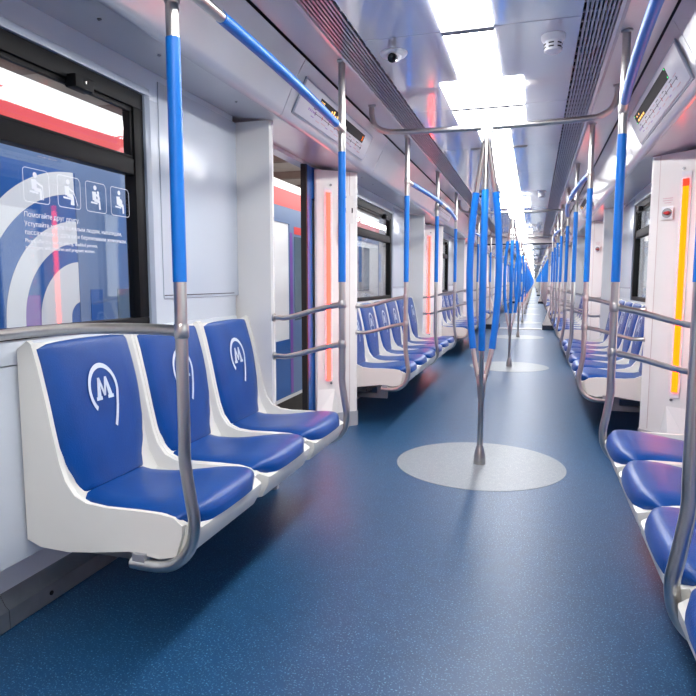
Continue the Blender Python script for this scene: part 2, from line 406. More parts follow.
# ------------------------------------------------------------------ ceiling lamps
for k in range(NCAR):
    o = PITCH * k
    if k < 2:
        cuts = [CAR0 + o] + [DOORS[0] + 1.1325 * j + o for j in range(-1, 14) if CAR0 < DOORS[0] + 1.1325 * j < CAR1] + [CAR1 - .1 + o]
    else: cuts = [CAR0 + o, CAR1 - .1 + o]
    ds = [d + o for d in DOORS]
    for y0, y1 in zip(cuts, cuts[1:]):
        g = .017
        m = MB().box(-.10, .10, y0 + g, y1 - g, CEIL - .006, CEIL + .01); wide = False
        for d in ds:
            u, v = max(y0 + g, d - .485), min(y1 - g, d + .485)
            if v > u:
                for s in (-1, 1): m.box(s * .10, s * .203, u, v, CEIL - .006, CEIL - .0005)
                wide = True
        dn = min(range(4), key=lambda i: abs(ds[i] - (y0 + y1) / 2)); wh = ['before the first', 'first', 'second', 'third'][dn]; rel = 'near' if y1 < ds[dn] + .1 else 'far'
        if k == 0: lab = 'white lit ceiling panel %s at the %s side of the doorway %s' % ('with a wide end' if wide else 'of even narrow width', rel, wh) if dn else 'white lit ceiling panel before the first doorway'
        elif k == 1: lab = 'small white lit ceiling panel beyond the first gangway'
        else: lab = 'white lit ceiling strip in a far carriage'
        t = thing('ceiling_light', lab, 'ceiling light', (0, 0, 0), 0, 'lit ceiling panels')
        obj('diffuser', m, 'diffuser', t)
        obj('joint_bar', MB().box(-.104 if not wide else -.205, .104 if not wide else .205, y1 - .020, y1 + .020, CEIL - .0095, CEIL - .001), 'steel_dark', t) if k < 2 else None
        obj('light_housing', MB().box(-.103, .103, y0, y1, CEIL + .0105, CEIL + .019), 'plate_steel', t)

# ------------------------------------------------------------------ seats
SW = .4883
back_path = [(.163, .437), (.152, .50), (.141, .58), (.125, .68), (.106, .78), (.082, .87), (.070, .905), (.060, .913)]
seat_path = [(.150, .446), (.19, .438), (.25, .435), (.32, .439), (.40, .449), (.47, .456), (.535, .456), (.572, .449), (.590, .430), (.595, .402)]
def lerp_path(P, t):
    t = max(0, min(1, t)) * (len(P) - 1); i = min(int(t), len(P) - 2); f = t - i
    # Catmull-Rom for a smooth line
    g = lambda j: P[max(0, min(len(P) - 1, j))]
    r = []
    for c in (0, 1):
        p0, p1, p2, p3 = g(i - 1)[c], g(i)[c], g(i + 1)[c], g(i + 2)[c]
        r.append(.5 * (2 * p1 + (p2 - p0) * f + (2 * p0 - 5 * p1 + 4 * p2 - p3) * f * f + (3 * p1 - p0 - 3 * p2 + p3) * f ** 3))
    return r
def nrm(P, t):
    a, b = lerp_path(P, t - .02), lerp_path(P, t + .02); dx, dz = b[0] - a[0], b[1] - a[1]; l = math.hypot(dx, dz); return dx / l, dz / l
def back_pt(y, t, off=0):
    x, z = lerp_path(back_path, t); dx, dz = nrm(back_path, t); return (x + dz * off, y, z - dx * off)
def interp(tab, t):
    for (a, va), (b, vb) in zip(tab, tab[1:]):
        if t <= b: f = (t - a) / (b - a); f = f * f * (3 - 2 * f); return va + (vb - va) * f
    return tab[-1][1]
US = [-1, -.985, -.95, -.85, -.6, -.3, 0, .3, .6, .85, .95, .985, 1]
def cushion(kind):
    m = MB(); rows = []
    N = 26
    for i in range(N + 1):
        t = i / N
        if kind == 'back':
            hw = interp([(0, .168), (.10, .172), (.24, .198), (.36, .214), (.5, .221), (1, .220)], t)
            if t > .96: hw -= .012
        else:
            hw = interp([(0, .165), (.1, .170), (.25, .192), (.4, .212), (.55, .229), (.68, .239), (.84, .238), (1, .222)], t)
        row = []
        for u in US:
            off = -.028 * abs(u) ** 14 + .006 * (1 - u * u)
            if t < .02 or (kind == 'back' and t > .985): off -= .012
            if kind == 'back': q = back_pt(u * hw, t, off)
            else:
                x, z = lerp_path(seat_path, t); dx, dz = nrm(seat_path, t)
                x -= .050 * abs(u) ** 5 * max(0, (t - .45) / .55)
                z -= .010 * (1 - u * u) * math.sin(math.pi * min(1, t / .6)) * (t < .6)
                q = (x - dz * off, u * hw, z + dx * off)
            row.append(q)
        rows.append(row)
    m.grid(rows); return m
def shell(extra=0):
    rim = [(.05, .926), (.064, .917), (.083, .85), (.108, .74), (.128, .64), (.146, .56), (.164, .508), (.195, .466), (.24, .447), (.30, .441), (.40, .443), (.48, .442), (.53, .436), (.558, .415)]
    pan = [(.042, .915), (.05, .905), (.066, .85), (.090, .74), (.108, .64), (.122, .56), (.136, .48), (.17, .418), (.23, .408), (.30, .410), (.40, .415), (.48, .42), (.55, .415), (.594, .400)]
    low_r = [(.556, .385), (.535, .322), (.48, .308), (.38, .318), (.26, .300), (.16, .288), (.06, .292), (.012, .31), (.012, .60), (.012, .90)]
    low_p = [(.592, .372), (.566, .325), (.50, .308), (.38, .318), (.26, .300), (.16, .288), (.06, .292), (.012, .31), (.012, .60), (.012, .90)]
    h = SW / 2 - .0012; secs = []
    for y, f in ((-h, 0), (-h + .016, 0), (-h + .030, .9), (-h + .045, 1), (-.08, 1), (.08, 1), (h - .045, 1), (h - .030, .9), (h - .016, 0), (h, 0)):
        P = [(a[0] + (b[0] - a[0]) * f, a[1] + (b[1] - a[1]) * f) for a, b in zip(rim + low_r, pan + low_p)]
        secs.append([(x, y, z) for x, z in P])
    n = len(secs[0]); vs = [q for s in secs for q in s]; fs = []
    for i in range(len(secs) - 1):
        for j in range(n): fs.append((i * n + j, i * n + (j + 1) % n, (i + 1) * n + (j + 1) % n, (i + 1) * n + j))
    fs += [tuple(range(n)), tuple(range((len(secs) - 1) * n, len(secs) * n))[::-1]]
    return MB().add(vs, fs)
def logo():
    m = MB(); T0, K = .520, .50          # centre of the emblem on the backrest: path parameter, metres along path
    def P(a, b): return back_pt(a, T0 + b / K, .0085)
    arc = [(.066 * math.cos(math.radians(q)), .056 * math.sin(math.radians(q))) for q in range(228, -16, -7)] + [(.054, -.044), (.042, -.070), (.030, -.090)]
    rows = []
    for i, q in enumerate(arc):
        a, b = arc[max(0, i - 1)], arc[min(len(arc) - 1, i + 1)]; dx, dy = b[0] - a[0], b[1] - a[1]; l = math.hypot(dx, dy)
        w = .0058; rows.append([P(q[0] - dy / l * w, q[1] + dx / l * w), P(q[0] + dy / l * w, q[1] - dx / l * w)])
    m.grid(rows)
    h = .024
    quads = [[(-.042, -h), (-.014, -h), (-.014, -h + .008), (-.042, -h + .008)], [(.042, -h), (.014, -h), (.014, -h + .008), (.042, -h + .008)],
             [(-.037, -h + .008), (-.018, -h + .008), (-.012, h + .004), (-.022, h + .004)], [(.037, -h + .008), (.018, -h + .008), (.012, h + .004), (.022, h + .004)],
             [(-.022, h + .004), (-.012, h + .004), (.005, -h + .008), (-.005, -h + .008)], [(.022, h + .004), (.012, h + .004), (-.005, -h + .008), (.005, -h + .008)]]
    for q in quads: m.add([P(*c) for c in q], [(0, 1, 2, 3)])
    return m
me_shell = shell().mesh('shell', 'seat_shell'); me_back = cushion('back').mesh('backrest_cushion', 'seat_vinyl')
me_seat = cushion('seat').mesh('seat_cushion', 'seat_vinyl'); me_logo = logo().mesh('logo', 'logo_white')
me_leg = MB().box(.30, .38, -.02, .02, .20, .325).box(.03, .38, -.012, .012, .17, .21).mesh('support_bracket', 'steel_dark')
fm = MB()
for q, mi in ((shell(), 0), (cushion('back'), 1), (cushion('seat'), 1)): fm.add(q.v, q.f, mi)
me_far_seat = fm.mesh('metro_seat', ['seat_shell', 'seat_vinyl'])
def seat(yc, s, label, group, full=True):
    loc = (s * WALL, yc, 0); rz = 0 if s < 0 else math.pi
    if not full: return tag(put('metro_seat', me_far_seat, None, loc, rz), label, 'seat', group)
    t = thing('metro_seat', label, 'seat', loc, rz, group)
    put('shell', me_shell, t); put('support_bracket', me_leg, t); put('seat_cushion', me_seat, t); b = put('backrest_cushion', me_back, t)
    lg = put('logo', me_logo, b); lg['label'] = 'white letter M inside an open ring'
    return t
near_l = ['blue padded seat beside the pole that has a rail to the wall', 'middle blue padded seat of the row of three under the sticker window', 'blue padded seat next to the open doorway, in the row of three']
near_r = ['blue padded seat next to the doorway bars, facing the row of three', 'second blue padded seat from the doorway, facing the row of three', 'third blue padded seat from the doorway, facing the row of three',
          'fourth blue padded seat from the doorway, facing the row of three', 'fifth blue padded seat from the doorway, facing the row of three', 'sixth blue padded seat from the doorway, facing the row of three']
side = {-1: 'on the open-door side', 1: 'on the closed-door side'}
nth = ['first', 'second', 'third', 'fourth', 'fifth', 'sixth']
ordn = ['first', 'second', 'third']
for k in range(4):
    for bi, (y0, y1) in enumerate(bays(k)):
        for s in (-1, 1):
            for j in range(6):
                yc = y0 + SW * (j + .5)
                if k == 0 and bi == 0:
                    if s < 0:
                        if j < 3: continue
                        seat(yc, s, near_l[j - 3], 'row of three seats under the sticker window')
                    else: seat(yc, s, near_r[5 - j], 'row of six seats facing the row of three')
                elif k == 0:
                    seat(yc, s, '%s of six blue seats beyond the %s doorway, %s' % (nth[j], ordn[bi - 1], side[s]), 'row of six seats beyond the %s doorway %s' % (ordn[bi - 1], side[s]))
                else:
                    seat(yc, s, 'small distant blue seat in carriage beyond the %s gangway %s' % (ordn[k - 1], side[s]), 'distant seats beyond the %s gangway %s' % (ordn[k - 1], side[s]), False)
    for s in (-1, 1):
        for j in range(2):
            yc = DOORS[3] + .80 + SW * (j + .5) + PITCH * k
            seat(yc, s, '%s blue seat of the pair before the %s gangway, %s' % (nth[j], nth[k], side[s]), 'pairs of seats before a gangway', k == 0)

# ------------------------------------------------------------------ side poles, overhead rails
def bend(pts, n=6):                                        # Catmull-Rom resample
    pts = [Vector(q) for q in pts]; out = []
    for i in range(len(pts) - 1):
        p0, p1, p2, p3 = pts[max(0, i - 1)], pts[i], pts[i + 1], pts[min(len(pts) - 1, i + 2)]
        for j in range(n):
            f = j / n; out.append(.5 * (2 * p1 + (p2 - p0) * f + (2 * p0 - 5 * p1 + 4 * p2 - p3) * f * f + (3 * p1 - p0 - 3 * p2 + p3) * f ** 3))
    return out + [pts[-1]]
R0, RB = .0172, .0188
# local x points from the pole towards the wall
hook = [(0, .66), (.0, .60), (-.014, .50), (-.024, .43), (-.012, .362), (.028, .312), (.085, .288), (.185, .288)]
def up_tube(n): return MB().tube([(0, 0, 2.15), (0, 0, 1.726)], R0, n)
def low_tube(n): return MB().tube([(0, 0, 1.10)] + bend([(x, 0, z) for x, z in hook], 5), R0, n)
me_up = up_tube(14).mesh('upper_tube', 'steel'); me_blue = MB().tube([(0, 0, 1.726), (0, 0, 1.10)], RB, 14).mesh('blue_sleeve', 'pole_blue')
me_low = low_tube(14).mesh('lower_tube', 'steel')
me_fl = MB().lathe([(.024, 2.150), (.024, 2.142), (.020, 2.138)], n=20).mesh('ceiling_flange', 'steel')
me_blk = MB().box(.135, .175, -.013, .013, .29, .320).mesh('hook_block', 'plate_steel')
def bar(z0, z1, dy): return MB().tube(bend([(0, 0, z0), (.10, 0, z0 - .02), (.28, dy * .1, z1 + .004), (.345, dy * .4, z1), (.376, dy, z1)], 5), .0135, 12)
me_bars = {}
for t in (-1, 1):
    me_bars[t] = [bar(.990, .917, t * .022).mesh('guard_bar', 'steel'), bar(.790, .717, t * .02).mesh('guard_bar', 'steel')]
me_bar_fl = MB().tube([(.373, 0, 0), (.379, 0, 0)], .022, 16).mesh('bar_flange', 'steel')
me_col = MB().lathe([(.0185, -.02), (.0205, -.015), (.0205, .015), (.0185, .02)], n=14).mesh('collar', 'steel')
fp = MB(); q = up_tube(6); fp.add(q.v, q.f, 0); q = low_tube(6); fp.add(q.v, q.f, 0); fp.tube([(0, 0, 1.726), (0, 0, 1.10)], RB, 6, 1)
me_far_pole = fp.mesh('grab_pole', ['steel', 'pole_blue'])
wall_rail = MB().tube(bend([(0, 0, .968), (.12, .010, .972), (.30, .032, .970), (.46, .060, .958), (.576, .086, .944)], 5), .0155, 12).mesh('wall_rail', 'steel')
def pole(y, s, kind, label, group, full=True):
    loc = (s * POLEX, y, 0); rz = math.pi if s < 0 else 0
    if not full: return tag(put('grab_pole', me_far_pole, None, loc, rz), label, 'pole', group)
    t = thing('grab_pole', label, 'pole', loc, rz, group)
    put('ceiling_flange', me_fl, t); put('upper_tube', me_up, t); put('blue_sleeve', me_blue, t); lo = put('lower_tube', me_low, t); put('hook_block', me_blk, lo)
    if kind in (-1, 1):                                     # end pole: two guard bars to the pillar
        lt = kind * (-1 if s < 0 else 1)
        for me, z in zip(me_bars[lt], (.917, .717)):
            b = put('guard_bar', me, t); put('bar_flange', me_bar_fl, b, (0, lt * .02, z))
        for z in (.99, .79): put('collar', me_col, t, (0, 0, z))
    if kind == 'rail':
        b = put('wall_rail', wall_rail, t); put('collar', me_col, t, (0, 0, .968))
    return t
for k in range(NCAR):
    for bi, (y0, y1) in enumerate(bays(k)):
        for s in (-1, 1):
            ym = (y0 + y1) / 2
            for y, kind, what in ((y0, -1, 'start'), (ym, 0, 'middle'), (y1, 1, 'end')):
                if k == 0 and bi == 0:
                    if s < 0 and what == 'middle': kind = 'rail'
                    lab = {(-1, 'start'): 'steel pole with blue sleeve at the bare end of the sticker window wall', (-1, 'middle'): 'steel pole with blue sleeve and a single rail running to the wall',
                           (-1, 'end'): 'blue-sleeved steel pole with two bars between the row of three and open doorway',
                           (1, 'start'): 'steel pole with blue sleeve at the sixth seat facing the row of three', (1, 'middle'): 'steel pole with blue sleeve rising between third and fourth seats facing the row of three',
                           (1, 'end'): 'blue-sleeved steel pole with two bars by the doorway, facing the row of three'}[(s, what)]
                    grp = 'poles of the nearest seat rows'
                elif k == 0:
                    lab = 'blue-sleeved steel pole at %s of six seats past %s doorway %s' % (what, ordn[bi - 1], side[s]); grp = 'side poles of the first carriage'
                elif k < 3:
                    lab = 'small distant blue-sleeved pole beyond the %s gangway %s' % (ordn[k - 1], side[s]); grp = 'distant side poles beyond the %s gangway %s' % (ordn[k - 1], side[s])
                else:
                    lab = 'tiny blue-sleeved pole beyond the third gangway %s' % side[s]; grp = 'tiny far side poles %s' % side[s]
                pole(y, s, kind, lab, grp, k < 2)
    if k < 4:
        for s in (-1, 1):
            y = DOORS[3] + .80 + PITCH * k
            pole(y, s, -1, 'blue-sleeved pole at the seat pair before the %s gangway, %s' % (nth[k], side[s]), 'poles at the short seat pairs', k == 0)
# overhead blue rails bowing into the aisle
def rail(y0, y1, s, label, group, full):
    ym = (y0 + y1) / 2; L = y1 - y0
    P = lambda y: Vector((s * (POLEX - .060 * (1 - ((y - ym) / (L / 2)) ** 2)), y, 1.83))
    t = thing('overhead_rail', label, 'rail', (s * POLEX, y0, 1.83), 0, group)
    loc = Vector((s * POLEX, y0, 1.83))
    seg = lambda a, b, n=10: [P(a + (b - a) * i / n) - loc for i in range(n + 1)]
    nn = 12 if full else 6
    obj('steel_end', MB().tube([Vector((0, 0, 0))] + seg(y0 + .03, y0 + .13, 3), .0165, nn), 'steel', t); obj('steel_end', MB().tube(seg(y1 - .13, y1 - .03, 3) + [Vector((0, L, 0))], .0165, nn), 'steel', t)
    obj('steel_middle', MB().tube(seg(ym - .15, ym + .15, 4), .0165, nn), 'steel', t)
    obj('blue_sleeve', MB().tube(seg(y0 + .13, ym - .15), .0182, nn), 'pole_blue', t); obj('blue_sleeve', MB().tube(seg(ym + .15, y1 - .13), .0182, nn), 'pole_blue', t)
    if full:
        obj('bracket', MB().tube([Vector((0, ym - y0, 0)), P(ym) - loc], .013, 12), 'steel_dark', t)
        for y in (0, ym - y0, L): put('collar', me_col, t, (0, y, 0))
for k in range(3):
    for bi, (y0, y1) in enumerate(bays(k)):
        for s in (-1, 1):
            if k == 0: lab = ['blue overhead rail above the row of three seats' if s < 0 else 'blue overhead rail above the six seats facing the row of three', 'blue overhead rail above the six seats beyond the first doorway ' + side[s], 'blue overhead rail above the six seats beyond the second doorway ' + side[s]][bi]
            else: lab = 'distant blue overhead rail beyond the %s gangway %s' % (ordn[k - 1], side[s])
            rail(y0, y1, s, lab, 'overhead rails', k == 0)

# ------------------------------------------------------------------ centre poles
prof = [(.46, .008), (.52, .022), (.60, .043), (.70, .064), (.85, .084), (1.0, .095), (1.15, .099), (1.30, .096), (1.45, .086), (1.55, .074), (1.62, .064), (1.75, .041), (1.86, .020), (1.93, .010)]
def prong(z0, z1, ang, r, n, N=14):
    pts = []
    for i in range(N + 1):
        z = z0 + (z1 - z0) * i / N; rr = 0
        for (a, va), (b, vb) in zip(prof, prof[1:]):
            if a <= z <= b + 1e-6: rr = va + (vb - va) * (z - a) / (b - a)
        pts.append((rr * math.cos(ang), rr * math.sin(ang), z))
    return MB().tube(pts, r, n)
ANG = [math.radians(q) for q in (-88, 32, 152)]
bar_pts = bend([(-.685, 0, 2.158), (-.685, 0, 2.10), (-.665, 0, 2.04), (-.615, 0, 2.005), (-.54, 0, 1.992), (-.30, 0, 1.985), (0, 0, 1.982), (.30, 0, 1.985), (.54, 0, 1.992), (.615, 0, 2.005), (.665, 0, 2.04), (.685, 0, 2.10), (.685, 0, 2.158)], 5)
def join_all(parts):
    m = MB()
    for q, mi in parts: m.add(q.v, q.f, mi)
    return m
def base(n): return MB().lathe([(.036, 0), (.036, .012), (.034, .05), (.027, .085), (.021, .105), (.019, .115)], n=n)
def stem(n): return MB().tube([(0, 0, .11), (0, 0, .40), (0, 0, .48)], [.0165, .0165, .020], n)
def fitting(): return MB().box(-.034, .034, -.026, .026, 1.955, 2.008).add([(-.030, -.024, 1.955), (.030, -.024, 1.955), (.030, .024, 1.955), (-.030, .024, 1.955), (-.02, -.018, 1.90), (.02, -.018, 1.90), (.02, .018, 1.90), (-.02, .018, 1.90)], [(0, 1, 5, 4), (1, 2, 6, 5), (2, 3, 7, 6), (3, 0, 4, 7), (4, 5, 6, 7), (0, 3, 2, 1)])
def make_centre():
    t = thing('centre_pole', '', 'pole')
    obj('base', base(24), 'steel', t); obj('stem', stem(16), 'steel', t)
    for a in ANG:
        pr = obj('prong', prong(.46, 1.93, a, .0140, 12, 30), 'steel', t)
        obj('blue_sleeve', prong(.70, 1.62, a, .0205, 14), 'pole_blue', pr)
    obj('fork', MB().lathe([(.020, .40), (.026, .47), (.030, .53), (.022, .55)], n=18), 'steel', t)
    cb = obj('crossbar', MB().tube(bar_pts, .0165, 14), 'steel', t)
    for s in (-1, 1): obj('ceiling_flange', MB().lathe([(.024, 2.159), (.024, 2.151), (.019, 2.147)], (s * .685, 0, 0), 18), 'steel', cb)
    obj('top_fitting', fitting(), 'plate_steel', t, bevel=.006)
    return t
cp = make_centre()
far_parts = [(base(8), 0), (stem(6), 0), (fitting(), 0)]
me_far_bar = MB().tube(bar_pts, .0165, 6).mesh('crossbar', 'steel')
for a in ANG: far_parts += [(prong(.46, .70, a, .015, 6), 0), (prong(1.62, 1.93, a, .0135, 6), 0), (prong(.70, 1.62, a, .0205, 6), 1)]
me_far_centre = join_all(far_parts).mesh('pole_body', ['steel', 'pole_blue'])
first = True
clabs = ['', 'three-pronged blue and steel centre pole on the pale disc between the first doors', 'three-pronged blue and steel centre pole on the pale disc at the second doorway', 'three-pronged blue and steel centre pole on the pale disc just before the first gangway']
for k in range(NCAR):
    for i, d in enumerate(DOORS):
        if k == 0 and i == 0: continue
        if k == 0:
            t = cp if first else copy_tree(cp); first = False; t.location = (0, d, .0016); t['label'] = clabs[i]; t['group'] = 'centre poles of the first carriage'
        else:
            lab = 'three-pronged centre pole %s after the first gangway' % nth[i] if k == 1 else 'distant three-pronged centre pole in a line beyond the second gangway'
            t = thing('centre_pole', lab, 'pole', (0, d + PITCH * k, .0016 if k < 3 else 0), 0, 'distant centre poles')
            put('pole_body', me_far_centre, t); put('crossbar', me_far_bar, t)

# ------------------------------------------------------------------ strip lamps on the door pillars
def strip_lamp(s, d, t, k, n):
    nx, ny = -.105, -.138; l = math.hypot(nx, ny); nx /= l; ny /= l; tx, ty = -ny, nx
    def pt(f, w, off): return (s * (1.238 - .138 * f * 1.0 + tx * w * -1 + nx * off), d + t * (.55 + .105 * f + ty * w * -1 + ny * off))
    lab = ('orange' if s > 0 else 'salmon red') + ' vertical strip lamp, %s pillar of %s %s' % ('far' if t > 0 else 'near', ['the doorway behind', 'the first doorway', 'the second doorway', 'the third doorway'][n], side[s])
    if k: lab = 'distant vertical strip lamp on a door pillar beyond the first gangway'
    T = thing('strip_lamp', lab, 'strip lamp', (0, 0, 0), 0, 'strip lamps on the door pillars')
    poly = lambda w, a, b: [pt(.5, -w, a), pt(.5, w, a), pt(.5, w, b), pt(.5, -w, b)]
    if s > 0:
        obj('lit_tube', MB().prism(poly(.0175, .001, .012), .40, 1.69), 'led_orange', T); obj('lit_end', MB().prism(poly(.0175, .001, .012), 1.69, 1.735), 'led_red', T)
    else: obj('lit_tube', MB().prism(poly(.0155, .001, .012), .37, 1.745), 'led_salmon', T)
    obj('backplate', MB().prism(poly(.030, .0002, .003), .36, 1.78), 'plastic_white', T)
for k in range(2):
    for n, d in enumerate(DOORS):
        for s in (-1, 1):
            for t in (-1, 1): strip_lamp(s, d + PITCH * k, t, k, n)

# ------------------------------------------------------------------ display panels on the fascia above the doors
def fasc_frame(s, y):                                       # matrix: local u along the train as read from the aisle, v up the fascia, w out of it
    a, b = Vector((s * .895, 0, 1.935)), Vector((s * .812, 0, 2.105)); v = (b - a).normalized()
    u = Vector((0, 1 if s < 0 else -1, 0)); w = u.cross(v).normalized()
    c = (a + b) / 2 + Vector((0, y, 0))
    return Matrix(((u.x, v.x, w.x, c.x), (u.y, v.y, w.y, c.y), (u.z, v.z, w.z, c.z), (0, 0, 0, 1)))
def display(s, d, k, n):
    Mx = fasc_frame(s, d - .14)
    T = thing('line_display', 'passenger display with line map above %s %s' % (['the doorway behind', 'the first doorway', 'the second doorway', 'the third doorway'][n], side[s]), 'display', (0, 0, 0), 0, 'line displays above the doors')
    def bx(nm, u0, u1, v0, v1, w0, w1, m, par=T, bev=0):
        mb = MB().box(u0, u1, v0, v1, w0, w1); me = mb.mesh(nm, m, bev); me.transform(Mx); return put(nm, me, par)
    pl = bx('panel', -.64, .64, -.084, .082, .002, .012, 'panel_print', bev=.005)
    bx('panel_edge', -.648, .648, -.092, .090, .001, .006, 'trim_grey', bev=0)
    e = -.04 if s > 0 else .04
    sc = bx('screen', -.435 + e, .435 + e, .004, .056, .0112, .0135, 'screen_black')
    bx('map_line', -.42, .50, -.030, -.027, .012, .0126, 'dark_print', pl)
    for i in range(9): bx('map_mark', -.40 + .11 * i, -.392 + .11 * i, -.038, -.019, .012, .0128, 'red_print' if i % 2 else 'dark_print', pl)
    for i in range(5): bx('map_dot', -.50 + .022 * i, -.488 + .022 * i, -.034, -.022, .012, .0128, 'violet_print', pl)
    for i in range(12):
        bx('map_caption', -.44 + .08 * i, -.40 + .08 * i + .015 * (i % 3), -.054 - .006 * (i % 2), -.049 - .006 * (i % 2), .012, .0126, 'violet_print' if i % 3 == 0 else 'pink_print', pl)
        bx('map_caption', -.44 + .08 * i, -.405 + .08 * i + .01 * (i % 4), -.013, -.009, .012, .0126, 'pink_print' if i % 2 else 'dark_print', pl)
    if s < 0:
        text_obj('screen_text', 'УЛ', .042, 'amber', sc, Mx @ Matrix.Translation((-.385, .014, .0140)))
        for i in range(5): bx('lit_dots', -.24 + .035 * i, -.222 + .035 * i, .012 + .006 * (i % 2), .03 + .008 * (i % 3), .0136, .0142, 'amber', sc)
        text_obj('screen_mark', 'X', .042, 'orange_glyph', sc, Mx @ Matrix.Translation((.43, .014, .0140)))
    else:
        for u in (-.47, .38):
            for v in (.007, .047): bx('green_dot', u, u + .010, v, v + .007, .0136, .0142, 'green_led', sc)
        for i in range(4): bx('lit_dots', -.42 + .05 * i, -.385 + .05 * i, .010, .020, .0136, .0142, 'amber', sc)
        for i in range(2): bx('lit_dots', -.42 + .06 * i, -.40 + .06 * i, .034, .042, .0136, .0142, 'amber', sc)
for n, d in enumerate(DOORS):
    for s in (-1, 1): display(s, d, 0, n)

# ------------------------------------------------------------------ small ceiling and pillar fixtures
t = thing('security_camera', 'round dome security camera with a dark eye on the glossy ceiling', 'camera', (-.335, 2.765, CEIL))
obj('mount', MB().lathe([(.060, 0), (.060, -.006), (.052, -.014), (.036, -.020)], n=32), 'plastic_white', t)
obj('dome', MB().lathe([(.033, -.016), (.030, -.028), (.020, -.038), (.008, -.042)], (.004, -.01, 0), n=24), 'plastic_white', t)
obj('lens', MB().tube([(.004, -.022, -.028), (.002, -.046, -.036)], .020, 20), 'dark_lens', t)
t = thing('smoke_detector', 'white round smoke detector with slots on the glossy ceiling', 'detector', (.33, 2.765, CEIL))
obj('mount', MB().lathe([(.048, 0), (.048, -.012), (.044, -.020), (.036, -.024)], n=28), 'plastic_white', t)
obj('body', MB().lathe([(.032, -.020), (.034, -.030), (.034, -.062), (.026, -.068)], n=28), 'plastic_white', t)
sl = MB()
for z in (-.036, -.050):
    for q in range(6):
        a = q * math.pi / 3; pts = [(.0342 * math.cos(a + e), .0342 * math.sin(a + e), z) for e in (0, .2, .4, .6)]
        sl.tube(pts, .0028, 6)
obj('slot', sl, 'black_rubber', t)
for k, y in ((0, 7.3), (0, 11.8)):
    t = thing('smoke_detector', 'white smoke detector on the ceiling near the %s doorway' % ('second' if y < 9 else 'third'), 'detector', (.33, y, CEIL))
    obj('mount', MB().lathe([(.048, 0), (.048, -.012), (.036, -.024)], n=20), 'plastic_white', t); obj('body', MB().lathe([(.034, -.022), (.034, -.062), (.026, -.068)], n=20), 'plastic_white', t)
    t = thing('security_camera', 'dome camera on the ceiling near the %s doorway' % ('second' if y < 9 else 'third'), 'camera', (-.335, y, CEIL))
    obj('mount', MB().lathe([(.060, 0), (.060, -.006), (.036, -.020)], n=20), 'plastic_white', t); obj('lens', MB().lathe([(.026, -.018), (.022, -.034), (.008, -.042)], n=18), 'dark_lens', t)
def face_mat(s, d, t, f, z):                                # frame on the slanted pillar face: u horizontal, v up, w out
    nx, ny = -.105, -.138; l = math.hypot(nx, ny); w = Vector((s * nx / l, t * ny / l, 0)); v = Vector((0, 0, 1)); u = v.cross(w)
    c = Vector((s * (1.238 - .253 * f), d + t * (.55 + .185 * f), z)) + w * .001
    return Matrix(((u.x, v.x, w.x, c.x), (u.y, v.y, w.y, c.y), (u.z, v.z, w.z, c.z), (0, 0, 0, 1)))
def handle(s, d, t, label):
    Mx = face_mat(s, d, t, .62, 1.535)
    T = thing('emergency_handle', label, 'handle', (0, 0, 0), 0, 'emergency handles on the door pillars')
    def put_l(nm, mb, m, par=T, bev=0): me = mb.mesh(nm, m, bev); me.transform(Mx); return put(nm, me, par)
    put_l('plate', MB().box(-.036, .036, -.04, .04, 0, .004), 'plastic_white', bev=.0015)
    put_l('ring', MB().lathe([(.031, .004), (.031, .007), (.026, .007), (.026, .0045)], n=28), 'steel_dark')
    put_l('knob', MB().add([(-.026, 0, .004), (-.008, .012, .004), (.010, .014, .004), (.028, 0, .004), (.010, -.012, .004), (-.008, -.011, .004),
                            (-.022, 0, .018), (-.007, .008, .020), (.009, .009, .020), (.024, 0, .018), (.009, -.008, .020), (-.007, -.008, .020)],
          [(0, 1, 7, 6), (1, 2, 8, 7), (2, 3, 9, 8), (3, 4, 10, 9), (4, 5, 11, 10), (5, 0, 6, 11), (6, 7, 8, 9, 10, 11)]), 'red_plastic')
    for i, (z, w) in enumerate(((.092, .032), (.078, .032), (.064, .022))):
        put_l('caption_line', MB().box(-w, w, z - .002, z + .002, 0, .0006), 'pink_print')
for n, d in enumerate(DOORS[1:]): handle(1, d, 1, 'red emergency handle on a white plate, far pillar of the %s doorway' % ordn[n])
# notices on the far pillar of the first open doorway
Mx = face_mat(-1, 3.73, 1, .55, 1.45)
T = thing('notice_strip', 'narrow red vertical notice on the pillar with the salmon lamp', 'notice')
me = MB().box(-.004, .004, -.07, .07, 0, .001).mesh('print', 'red_print'); me.transform(Mx); put('print', me, T)
me = MB().box(-.007, .062, -.078, .078, -.0004, .0005).mesh('backing', 'plastic_white'); me.transform(Mx); put('backing', me, T)
Mx = face_mat(-1, 3.73, 1, .78, 1.63)
T = thing('lock_plate', 'small square lock plate with black slots beside the salmon strip lamp', 'lock')
for nm, bx_, m in (('plate', (-.034, .034, -.10, .10, 0, .003), 'pillar_cream'), ('slot', (-.032, -.022, -.024, .012, .003, .005), 'black_rubber'), ('slot', (.022, .032, -.024, .012, .003, .005), 'black_rubber'), ('screw', (-.030, -.020, .082, .094, .003, .005), 'black_rubber')):
    me = MB().box(*bx_).mesh(nm, m); me.transform(Mx); put(nm, me, T)

